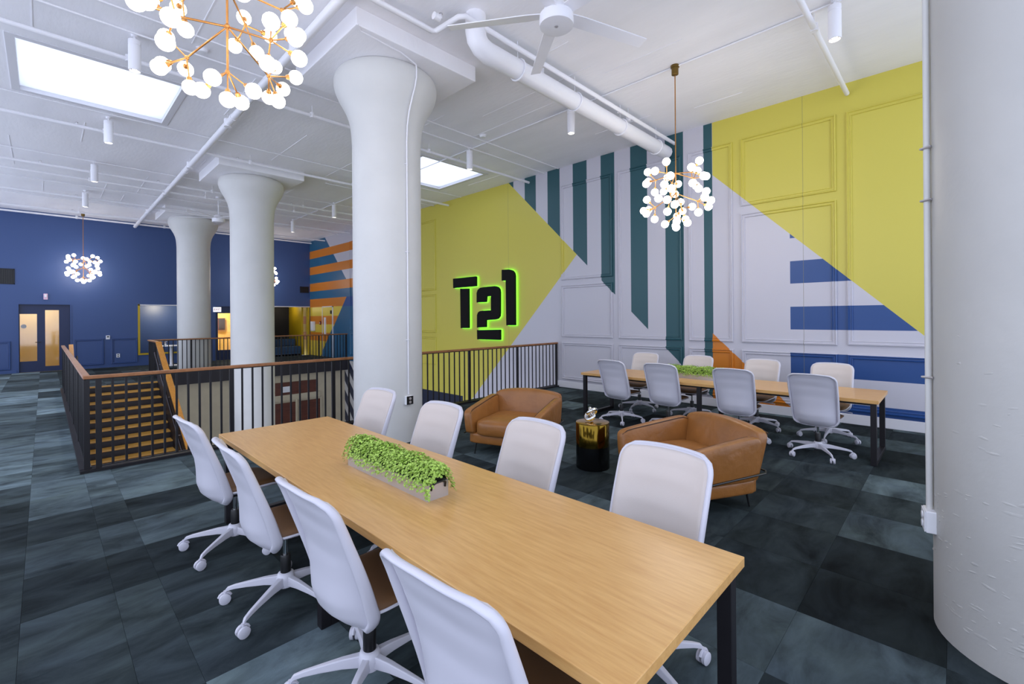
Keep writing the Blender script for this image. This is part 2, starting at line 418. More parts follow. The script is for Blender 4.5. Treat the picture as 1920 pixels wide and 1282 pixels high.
# formwork board marks: low ridges left by the shuttering
rb = MB(); rr = random.Random(3)
for k in range(60):
    x = X0 + .6 + rr.random() * 11.5; y = rr.uniform(.5, 20.5); L = rr.uniform(.5, 2.6)
    if any(a - .3 < x < b + .3 and c - L < y < d + .3 for a, b, c, d in SKY): continue
    rb.box(x, x + .012, y, min(y + L, YB - .1), ZC - .006, ZC)
q = rb.build('board_mark', CEIL, ceil); q['kind'] = 'stuff'

# ------------------------------------------------------------------ mural wall, mouldings, baseboard
wr = struct(MB().box(XW, XW + .2, Y0, YB + 1.2, ZL, ZC).build('wall_right', MURAL))
def moulding(y0, y1, z0, z1, parent, m, plane='x', at=XW, sgn=-1):
    prof = [(0, 0), (.004, .03), (.02, .036), (.03, .016), (.054, .016), (.06, .024), (.068, .02), (.072, 0)]
    rings = []
    for off, h in prof:
        rings.append([(y0 + off, z0 + off, h), (y1 - off, z0 + off, h), (y1 - off, z1 - off, h), (y0 + off, z1 - off, h)])
    vs_, fs = [], []
    for r in rings:
        for a, b, h in r: vs_.append((at + sgn * h, a, b) if plane == 'x' else (a, at + sgn * h, b))
    for i in range(len(rings) - 1):
        for j in range(4): fs.append((i * 4 + j, i * 4 + (j + 1) % 4, (i + 1) * 4 + (j + 1) % 4, (i + 1) * 4 + j))
    return MB().add(vs_, fs).build('panel_moulding', m, parent)
for y0, y1, zs in ((5.405, 6.83, ((.20, 1.087), (1.215, 2.455), (2.58, 4.86))), (3.84, 5.262, ((.2, 1.09), (1.215, 4.86))),
                   (2.887, 3.71, ((.2, 1.085), (1.215, 4.86))), (1.332, 2.752, ((.2, 1.082), (1.213, 3.518), (3.655, 4.87))),
                   (-.22, 1.204, ((.2, 1.08), (1.222, 4.86))), (11.9, 13.3, ((.2, 1.085), (1.215, 2.455), (2.58, 4.86))), (16.3, 17.75, ((.2, 1.085), (1.215, 4.86)))):
    for z0, z1 in zs: moulding(y0, y1, z0, z1, wr, MURAL)
struct(MB().box(XW - .02, XW, Y0, YR - .02, 0, .15).build('baseboard_right', WHITE, None, bevel=.006))

# ------------------------------------------------------------------ blue wall with doorways and niches
bw = MB(); HT = 2.235
segs = []
OPEN = ((-.57, .63, 0, HT), (2.5, 4.55, .45, HT), (4.93, 5.95, 0, HT), (7.1, 8.7, 0, HT))
xprev = X0
for a, b, z0, z1 in OPEN:
    bw.box(xprev, a, YB, YB + .22, 0, ZC); bw.box(a, b, YB, YB + .22, z1, ZC)
    if z0 > 0: bw.box(a, b, YB, YB + .22, 0, z0)
    xprev = b
bw.box(xprev, XW, YB, YB + .22, 0, ZC)
wb = struct(bw.build('wall_back', BLUEW))
for a, b in ((-2.4, -.75), (.713, 1.491), (1.682, 2.424)): moulding(a, b, .12, 1.045, wb, BLUEW, 'y', YB)
struct(MB().box(X0, -.62, YB - .018, YB, 0, .1).build('baseboard_back', BLUEW))
# rooms behind
def room(name, x0, x1, dep, m, ht=2.4, lampx=None, e=30, mside=None):
    y0, y1 = YB + .22, YB + dep
    struct(MB().box(x0 - .1, x1 + .1, y1, y1 + .08, 0, ht).build(name + '_back', m))
    struct(MB().box(x0 - .18, x0 - .1, y0, y1, 0, ht).build(name + '_left', m)); struct(MB().box(x1 + .1, x1 + .18, y0, y1, 0, ht).build(name + '_right', mside or m))
    struct(MB().box(x0 - .1, x1 + .1, y0, y1, ht, ht + .08).build(name.replace('wall', 'ceiling'), m)); struct(MB().box(x0 - .1, x1 + .1, y0, y1, -.1, 0).build(name.replace('wall', 'floor'), m))
    if lampx is not None:  # added lamp, put in so the room behind appears lit
        t = thing('added_room_lamp', 'added lamp that lights the %s' % {'wall_vestibule': 'yellow corridor behind the double doors', 'wall_alcove': 'blue alcove behind the mustard frame',
                  'wall_lobby': 'lit lobby behind the glazed door', 'wall_booth': 'dark booth with the blue bench'}[name], 'lamp', (lampx, YB + dep * .55, ht))
        MB().lathe([(.07, -.012), (.085, -.012), (.085, 0), (.07, 0)]).build('trim_ring', WHITE, t, 40)
        MB().lathe([(.07, -.008), (.07, -.002)]).build('lens', ROOML, t)
        lamp('room_fill_light', 'POINT', (0, 0, -.15), e, (1, .86, .6), t, shadow_soft_size=.08)
room('wall_vestibule', -.9, .7, 1.9, CREAM, lampx=-.2, e=26)
room('wall_alcove', 2.4, 4.6, 2.6, BLUEW, lampx=3.4, e=75)
room('wall_lobby', 4.95, 6.6, 2.8, CREAM, lampx=5.3, e=120)
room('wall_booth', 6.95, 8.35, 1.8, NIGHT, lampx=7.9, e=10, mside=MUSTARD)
# double doors
def leaf(x0, x1, name, hinge_right, gl):
    d = struct(MB().build(name, BLUED)) if False else None
    st = MB(); w = gl
    st.box(x0, x0 + w[0], YB + .06, YB + .11, .002, HT); st.box(x1 - w[1], x1, YB + .06, YB + .11, .002, HT)
    st.box(x0 + w[0], x1 - w[1], YB + .06, YB + .11, .002, w[2]); st.box(x0 + w[0], x1 - w[1], YB + .06, YB + .11, w[3], HT)
    d = struct(st.build(name, BLUED))
    MB().box(x0 + w[0], x1 - w[1], YB + .08, YB + .09, w[2], w[3]).build('glass_pane', GLASS, d)
    return d
d1 = leaf(-.57, 0.0, 'door_1', False, (.02, .16, .36, 1.92))
MB().tube([(-.08, YB + .06, .98), (-.08, YB + .0, .98), (-.2, YB + .0, .98)], .012, 8).build('door_handle', BLACKP, d1)
d2 = leaf(.0, .63, 'door_2', True, (.03, .27, .17, 2.05))
fr = MB(); fr.box(-.6, -.57, YB - .02, YB + .12, 0, HT + .03); fr.box(.63, .66, YB - .02, YB + .12, 0, HT + .03); fr.box(-.57, .63, YB - .02, YB + .12, HT, HT + .03)
struct(fr.build('trim_1', BLUEW))
MB().box(.62, .95, YB + 2.0, YB + 2.01, 0, .01)
sg = thing('room_plaque', 'small dark oval door plaque on the cream corridor wall', 'sign', (-.5, YB + 1.88, 1.5))
MB().tube([(0, .018, 0), (0, 0, 0)], .07, 20).build('plaque', BLACKP, sg)
kp = thing('card_reader', 'dark grey card reader beside the corridor door plaque', 'card reader', (-.12, YB + 1.88, 1.1))
MB().box(-.04, .04, -.02, .02, -.14, .14).build('body', VENT, kp); MB().box(-.03, .03, -.024, -.018, .02, .1).build('reader_face', BLACKP, kp)
# mustard window frame
fr = MB(); fr.box(2.44, 2.5, YB - .04, YB + .2, .39, HT + .05); fr.box(2.5, 4.55, YB - .04, YB + .2, .39, .45); fr.box(4.55, 4.6, YB - .04, YB + .2, .39, HT + .05)
struct(fr.build('trim_2', MUSTARD)); struct(MB().box(2.44, 4.6, YB - .04, YB + .2, HT, HT + .04).build('trim_3', WHITE))
struct(MB().box(7.06, 8.74, YB - .03, YB + .1, HT, HT + .035).build('trim_4', WHITE)); struct(MB().box(8.66, 8.72, YB - .03, YB + .2, 0, HT).build('trim_5', MUSTARD))
# lobby door
st = MB(); st.box(4.93, 5.02, YB + .05, YB + .1, 0, HT); st.box(5.86, 5.95, YB + .05, YB + .1, 0, HT); st.box(5.02, 5.86, YB + .05, YB + .1, 0, .42); st.box(5.02, 5.86, YB + .05, YB + .1, 1.95, HT)
d3 = struct(st.build('door_3', BLUED)); MB().box(5.02, 5.86, YB + .07, YB + .08, .42, 1.95).build('glass_pane', GLASS, d3)
ct = thing('console_table', 'pale console table in the lit lobby behind the glazed door', 'table', (5.6, YB + 2.2, 0))
MB().box(-.6, .6, -.2, .2, .82, .87).build('table_top', OAK, ct)
for sx in (-.55, .55):
    for sy in (-.15, .15): MB().box(sx - .02, sx + .02, sy - .02, sy + .02, 0, .82).build('leg', DARK, ct)
bk = thing('wall_cabinet', 'dark wall cabinet above the console table in the lobby', 'cabinet', (5.75, YB + 2.65, 1.2))
MB().box(-.14, .14, -.06, .14, 0, .55).build('body', BROWNW, bk); MB().box(-.12, .12, -.075, -.06, .03, .52).build('door', DARKB, bk)
# small wall things
ex = thing('exit_sign', 'white illuminated exit sign box above the glazed lobby door', 'sign', (4.98, YB - .03, 2.1))
MB().box(-.14, .14, -.02, .03, -.1, .1).build('housing', emis('exit_face', (235, 235, 240), .7), ex, bevel=.008)
txt = bpy.data.curves.new('exit_text', 'FONT'); txt.body = 'EXIT'; txt.size = .12; txt.align_x = 'CENTER'; txt.align_y = 'CENTER'; txt.extrude = .001
to = bpy.data.objects.new('lettering', txt); COL.objects.link(to); to.parent = ex; to.location = (0, -.022, 0); to.rotation_euler = (R(90), 0, 0)
txt.materials.append(mat('exit_red', (170, 60, 60), .5))
me = bpy.data.meshes.new_from_object(to); bpy.data.objects.remove(to); to = bpy.data.objects.new('lettering', me); COL.objects.link(to); to.parent = ex; to.location = (0, -.022, 0); to.rotation_euler = (R(90), 0, 0)
for nm, lb, x, z, w, h in (('wall_vent', 'dark louvred return-air vent high on the blue wall left of double doors', -.9, 3.13, .5, .5), ('wall_vent', 'small dark vent high on the blue wall beside the striped mural corner', 8.5, 3.05, .4, .29)):
    v = thing(nm, lb, 'vent', (x, YB - .0, z))
    f_ = MB(); f_.box(-w / 2, w / 2, -.02, 0, -h / 2, -h / 2 + .025); f_.box(-w / 2, w / 2, -.02, 0, h / 2 - .025, h / 2); f_.box(-w / 2, -w / 2 + .025, -.02, 0, -h / 2, h / 2); f_.box(w / 2 - .025, w / 2, -.02, 0, -h / 2, h / 2)
    f_.build('frame', VENT, v); MB().box(-w / 2 + .02, w / 2 - .02, -.004, 0, -h / 2 + .02, h / 2 - .02).build('backing', BLACKP, v)
    n = 9
    for k in range(n):
        xx = -w / 2 + .03 + (w - .06) * (k + .5) / n; MB().bar((xx, -.01, -h / 2 + .02), (xx, -.01, h / 2 - .02), .006, .014, (0, 1, 0)).build('louvre', VENT, v)
al = thing('fire_alarm_strobe', 'white fire alarm strobe on the blue wall above double doors', 'alarm', (.045, YB, 2.5))
MB().box(-.05, .05, -.045, 0, -.1, .1).build('body', mat('alarm_body', (226, 190, 210), .4), al, bevel=.01); MB().box(-.025, .025, -.07, -.045, -.02, .07).build('strobe_lens', OUTL, al, bevel=.008)
th = thing('thermostat', 'white square thermostat on the blue wall above the wainscot', 'thermostat', (1.6, YB, 1.08))
MB().box(-.055, .055, -.03, 0, -.07, .07).build('body', OUTL, th, bevel=.008); MB().box(-.03, .03, -.032, -.029, .0, .04).build('display', VENT, th)
ot = thing('wall_outlet', 'white power outlet low in the blue wainscot panel', 'outlet', (1.875, YB, .41))
MB().box(-.05, .05, -.014, 0, -.07, .07).build('cover_plate', OUTL, ot, bevel=.004)
for z in (-.03, .03): MB().cyl((0, -.018, z), (0, -.012, z), .02).build('socket', VENT, ot)
# far mural door and box
dm = struct(MB().box(XW - .03, XW, 19.38, 20.36, .02, 2.2).build('door_4', MURAL))
f_ = MB(); f_.box(XW - .04, XW, 19.34, 19.38, 0, 2.24); f_.box(XW - .04, XW, 20.36, 20.4, 0, 2.24); f_.box(XW - .04, XW, 19.34, 20.4, 2.2, 2.24); f_.build('door_frame', WHITE, dm)
MB().box(XW - .07, XW - .03, 20.0, 20.14, .95, 1.75).build('glass_lite', OUTL, dm); MB().box(XW - .08, XW - .03, 19.42, 19.48, 1.9, 2.05).build('closer', BLACKP, dm)
bx = thing('white_wall_box', 'white electrical box on the striped wall by the dark booth', 'electrical box', (XW - .01, 21.35, 1.35))
MB().box(-.1, 0, -.16, .16, -.22, .22).build('body', OUTL, bx, bevel=.012); MB().box(-.115, -.1, -.12, .12, -.18, .18).build('cover', OUTL, bx, bevel=.006)
fp = thing('fire_pull_station', 'small dark red pull station on the yellow and orange stripes', 'alarm', (XW, 20.62, 1.5))
MB().box(-.04, 0, -.05, .05, -.08, .08).build('body', mat('dark_red', (110, 24, 24), .4), fp, bevel=.006); MB().box(-.055, -.04, -.03, .03, -.02, .02).build('handle', OUTL, fp)

# ------------------------------------------------------------------ columns
def column(c, r, label, z0=0, rough=False, rcap=.71):
    t = thing('column', label, 'column', (c[0], c[1], z0))
    prof = [(r * 1.0, 0)]
    zz = z0
    H = 5.1 - z0
    n = 24 if rough else 6
    for k in range(1, n): prof.append((r, k / n * (4.1 - z0)))
    k0 = rcap - r
    for f, z in ((0, 4.12), (.03, 4.25), (.08, 4.37), (.18, 4.48), (.34, 4.58), (.54, 4.67), (.76, 4.76), (.92, 4.85), (1, 4.93), (1, 5.0), (.94, 5.05), (.84, 5.08), (.72, 5.1)): prof.append((r + k0 * f, z - z0))
    MB().lathe(prof, (0, 0, 0), 64 if rough else 48).build('shaft', COLR if rough else COLM, t, 60)
    MB().box(-.915, .915, -.9, .92, 5.1 - z0, ZC - z0).build('drop_panel', CEIL, t, bevel=.01)
    return t
c1 = column((3.45, 5.84), .475, 'tall white round column between the oak table and the railing, outlet at its foot')
c2 = column((3.6, 12.43), .475, 'white round column rising through the stairwell void', ZL)
c3 = column((3.58, 18.62), .475, 'white round column behind the far guard rail by the blue wall')
c4 = column((3.5, -.37), .465, 'massive white column with chipped plaster and a vertical conduit on its flank', rough=True)
# chipped plaster pits and ridges near the foot of the big column: raised trowel dabs
dabs = MB(); rr = random.Random(11)
for k in range(150):
    a = R(rr.uniform(95, 205)); z = rr.uniform(.12, .85) if rr.random() < .8 else rr.uniform(.9, 1.6); s = rr.uniform(.005, .018); rad = .465
    u = Vector((math.cos(a), math.sin(a), 0)); tn = Vector((-math.sin(a), math.cos(a), 0)); c = u * rad + Vector((0, 0, z)); el = rr.uniform(1, 2.8); tl = rr.uniform(-.5, .5)
    ring = []
    for j in range(7):
        b = 2 * math.pi * j / 7; q = rr.uniform(.7, 1.2) * s
        ring.append(c + tn * (math.cos(b) * q * el) + Vector((0, 0, math.sin(b) * q * .6 + math.cos(b) * q * tl)) - u * .001)
    dabs.add(ring + [c + u * rr.uniform(.002, .005)], [(j, (j + 1) % 7, 7) for j in range(7)])
q = dabs.build('plaster_dab', COLR, c4, 60); q['kind'] = 'stuff'

def conduit_box(label, loc, rz, dark):
    t = thing('outlet_box', label, 'outlet', loc, rz)
    MB().box(0, .05, -.055, .055, -.06, .06).build('box_body', OUTL, t, bevel=.006)
    MB().box(.05, .056, -.052, .052, -.056, .056).build('cover_plate', BLACKP if dark else OUTL, t, bevel=.003)
    for z in (-.024, .024): MB().cyl((.054, 0, z), (.062, 0, z), .018).build('socket', OUTL if not dark else STEEL, t)
# column C1 conduit: along drop panel, down the capital and shaft
def on_col(c, r, ang, z): return (c[0] + r * math.cos(R(ang)), c[1] + r * math.sin(R(ang)), z)
A1 = -88
pts = [(2.54, 4.93, 5.1), (2.62, 5.0, 5.085), (3.2, 5.05, 5.085), (3.47, 5.12, 5.07)] + [on_col((3.45, 5.84), rr_, A1, z) for rr_, z in ((.722, 5.0), (.72, 4.9), (.69, 4.8), (.63, 4.68), (.55, 4.5), (.505, 4.32), (.488, 4.1), (.488, 2.5), (.488, .66))]
t = thing('column_conduit', 'thin white conduit running down the column between table and railing', 'conduit'); MB().tube(pts, .011, 8).build('conduit', PIPEM, t, 60)
for z in (1.4, 2.6, 3.8): MB().tube([on_col((3.45, 5.84), .478, A1 - 4, z), on_col((3.45, 5.84), .5, A1, z), on_col((3.45, 5.84), .478, A1 + 4, z)], .006, 6).build('clip', PIPEM, t)
conduit_box('black-faced double outlet box at the foot of the column by the oak table', on_col((3.45, 5.84), .47, A1, .58), R(A1), True)
A4 = 99
t = thing('column_conduit', 'white conduit pipe standing on the flank of the massive chipped column', 'conduit')
MB().tube([on_col((3.5, -.37), .483, A4, ZC - .2), on_col((3.5, -.37), .483, A4, .62)], .015, 10).build('conduit', COLM, t, 60)
for z in (1.35, 2.33, 2.62, 3.6): MB().tube([on_col((3.5, -.37), .47, A4 - 4, z), on_col((3.5, -.37), .508, A4, z), on_col((3.5, -.37), .47, A4 + 4, z)], .007, 6).build('clip', STEEL, t)
conduit_box('white outlet box on conduit at the foot of the massive chipped column', on_col((3.5, -.37), .455, A4, .56), R(A4), False)

# ------------------------------------------------------------------ railings
BAL = MB().box(-.006, .006, -.012, .012, 0, 1).mesh('baluster', DARK)
PST = MB().box(-.016, .016, -.026, .026, 0, 1).mesh('post', DARK)
def part(mesh, name, parent, loc, sz, rz=0):
    o = bpy.data.objects.new(name, mesh); COL.objects.link(o); o.parent = parent; o.location = loc; o.scale = (1, 1, sz); o.rotation_euler = (0, 0, rz); return o
def railing(label, p0, p1, posts, nb, zt=1.077, zb=.05):
    p0, p1 = Vector(p0), Vector(p1); d = (p1 - p0); L = d.length; d.normalize(); rz = math.atan2(d.y, d.x) + R(90)
    t = thing('guard_railing', label, 'railing', (p0.x, p0.y, 0), math.atan2(d.y, d.x))
    MB().box(-.03, L + .03, -.032, .032, zt - .038, zt).build('handrail', RAILW, t, bevel=.006)
    MB().box(0, L, -.016, .016, zt - .05, zt - .038).build('top_bar', DARK, t)
    MB().box(0, L, -.012, .012, zb - .012, zb).build('bottom_bar', DARK, t)
    for i, q in enumerate(posts):
        part(PST, 'post', t, (q, 0, 0), zt - .05, R(90))
        if i < len(posts) - 1:
            n = nb if isinstance(nb, int) else nb[i]
            for k in range(1, n + 1): part(BAL, 'baluster', t, (q + (posts[i + 1] - q) * k / (n + 1), 0, zb), zt - .05 - zb, R(90))
    return t
LX = .33
PS = [0, .1, 1.43, 2.83, 4.23, 5.62, 7.02, 8.40]
railing('long black baluster guard railing with brown wooden handrail running to the mural wall', (LX, YR, 0), (LX + 8.42, YR, 0), PS, [0, 10, 10, 10, 10, 10, 10])
nL = 6; LL = SY + .1 - YR
railing('black baluster guard railing with wooden handrail along the walkway beside the stair', (LX, YR + .09, 0), (LX, SY + .15, 0), [.08 + (LL - .1) * k / nL for k in range(nL + 1)], 11)
railing('far guard railing in front of the column by the blue wall', (SX1 + .1, VY1 + .03, 0), (XW - .03, VY1 + .03, 0), [0.02, 1.1, 2.5, 3.9, 5.3, 6.42], [8, 11, 11, 11, 8])
railing('short guard railing returning from stair head to the far guard', (SX1 + .1, SY + .12, 0), (SX1 + .1, VY1 - .06, 0), [.04, 1.0, 1.98], 8)
struct(MB().box(LX - .06, XW, YR - .075, YR + .02, -.3, .03).build('trim_6', DARK))
struct(MB().box(LX - .06, LX + .04, YR, SY, -.3, .035).build('trim_7', DARK))

# ------------------------------------------------------------------ staircase
RISE, RUN, NS = .175, .3, 24
stt = thing('staircase', 'dark staircase with golden wood treads descending inside the railings', 'staircase', (0, 0, ZL))
for k in range(NS):
    y, z = SY - RUN * k, -RISE * k - ZL
    MB().box(SX0, SX1, y - RUN - .005 if k else y - RUN, y - RUN + .02, z - RISE - .2, z - RISE - .04).build('riser', DARKB, stt) if k < NS - 1 else None
    if k: MB().box(SX0, SX1, y - .03, y + RUN, z - .035, z).build('tread', TREADW, stt, bevel=.008)
    else: MB().box(SX0, SX1, y - .03, y + .05, z - .035, z + .002).build('tread', TREADW, stt)
k0 = RISE / RUN
for x in (SX0 - .06, SX1):
    vs_ = []
    for xx in (x, x + .06):
        vs_ += [(xx, SY + .05, -.3 - ZL), (xx, SY - RUN * NS, -.3 - RISE * NS - ZL), (xx, SY - RUN * NS, .06 - RISE * NS - ZL), (xx, SY + .05, .06 - ZL)]
    MB().add(vs_, [(3, 2, 1, 0), (4, 5, 6, 7), (0, 1, 5, 4), (1, 2, 6, 5), (2, 3, 7, 6), (3, 0, 4, 7)]).build('stringer', DARKB, stt)
YE = SY - RUN * NS
for x, s in ((SX1 + .03, -1), (SX0 - .03, 1)):
    t = stt
    h0 = 1.05
    vs_ = []
    for xx in (x - .03, x + .03):
        vs_ += [(xx, SY + .05, .03 - ZL), (xx, YE, .03 - RISE * NS - ZL), (xx, YE, h0 - RISE * NS - ZL), (xx, SY - .0, h0 - ZL), (xx, SY + .05, h0 - ZL)]
    MB().add(vs_, [(4, 3, 2, 1, 0), (5, 6, 7, 8, 9), (0, 1, 6, 5), (1, 2, 7, 6), (2, 3, 8, 7), (3, 4, 9, 8), (4, 0, 5, 9)]).build('guard_panel', DARKB, t)
    MB().bar((x, SY + .03, h0 + .03 - ZL), (x, YE, h0 + .03 - RISE * NS - ZL), .12 if s < 0 else .08, .045).build('cap', CAPW, t)
    hr = MB().tube([(x + s * .1, SY - .1, .86 - k0 * .1 - ZL), (x + s * .1, YE + .2, .86 - k0 * (SY - YE - .2) - ZL)], .02, 10).build('stair_handrail', DARKST, t, 60)
    for q in range(6):
        y = SY - .5 - q * 1.25; z = .86 - k0 * (SY - y) - ZL
        MB().tube([(x + s * .1, y, z - .01), (x + s * .1, y, z - .07), (x + s * .03, y, z - .07)], .008, 6).build('bracket', STEEL, hr)

# ------------------------------------------------------------------ T21 sign on the mural wall
LX_ = [(12,)]
def letter(name, label, polys, group=None):
    t = thing(name, label, 'sign letter', (XW, 0, 0))
    def outset(poly, o):
        n = len(poly); out = []
        ar = sum(poly[i][0] * poly[(i + 1) % n][1] - poly[(i + 1) % n][0] * poly[i][1] for i in range(n)); sg = 1 if ar > 0 else -1
        for i in range(n):
            p, c, q = poly[i - 1], poly[i], poly[(i + 1) % n]
            a = Vector((c[0] - p[0], c[1] - p[1])).normalized(); b = Vector((q[0] - c[0], q[1] - c[1])).normalized()
            na, nb_ = Vector((a.y, -a.x)) * sg, Vector((b.y, -b.x)) * sg
            m = (na + nb_); m = m / max(.3, m.length_squared) * 2 if m.length > 1e-6 else na
            out.append((c[0] + m.x * o, c[1] + m.y * o))
        return out
    for poly in polys:
        MB().prism(poly, lambda a, b, d: (d, a, b), -.115, -.045).build('face', SIGNK, t)
        MB().prism(outset(poly, .008), lambda a, b, d: (d, a, b), -.044, -.018).build('backlight', LIME, t)
    return t
import math as _m
def P2(pts):           # photo pixels on the mural wall plane -> (y, z)
    out = []
    for px, py in pts:
        d = CB.transposed() @ Vector(((px - CX) / F, (py - CY) / F, 1)); k = (XW - .1) / d.x
        out.append((d.y * k, CAMZ + d.z * k))
    return out
s_ = 320 / 1465
def zz(*p): return [(780 + a * s_, 380 + b * s_) for a, b in p]
letter('sign_letter', 'black backlit letter T on the yellow mural', [P2(zz((320, 652), (515, 632), (515, 716), (322, 732))), P2(zz((382, 738), (450, 736), (452, 1076), (386, 1076)))])
letter('sign_letter', 'black backlit numeral 2 with separate foot bar on the yellow mural', [
    P2(zz((523, 856), (523, 775), (532, 748), (552, 730), (580, 724), (680, 715), (704, 724), (716, 742), (720, 765), (720, 945), (716, 975), (702, 994), (682, 1002), (600, 1008), (600, 1068), (526, 1072), (526, 965), (534, 942), (550, 930), (575, 926), (646, 922), (646, 800), (604, 804), (600, 852))),
    P2(zz((526, 1092), (722, 1088), (722, 1178), (528, 1172)))])
letter('sign_letter', 'black backlit numeral 1 on the yellow mural', [P2(zz((738, 576), (800, 572), (826, 580), (842, 598), (848, 625), (850, 1052), (778, 1052), (772, 668), (738, 668)))])

# ------------------------------------------------------------------ tables
def table(label, x0, x1, y0, y1):
    t = thing('conference_table', label, 'table', ((x0 + x1) / 2, (y0 + y1) / 2, 0)); a, b = (x1 - x0) / 2, (y1 - y0) / 2
    MB().box(-a, a, -b, b, .70, .74).build('table_top', OAK, t, bevel=.003)
    MB().box(-a + .1, a - .1, -b + .06, b - .06, .665, .70).build('apron', DARK, t)
    for yy in (-b + .05, 0, b - .05):
        s = .028
        for xx in (-a + .06, a - .06): MB().box(xx - s, xx + s, yy - s, yy + s, 0, .70).build('leg', DARK, t, bevel=.003)
        MB().box(-a + .06 + s, a - .06 - s, yy - s, yy + s, 0, .05).build('floor_bar', DARK, t, bevel=.003)
    return t
table('long oak conference table with a planter, between the stair railing and the armchairs', 1.015, 1.94, .605, 4.42)
table('long oak conference table with a planter, in front of the blue striped mural wall', 6.44, 7.40, .61, 4.62)

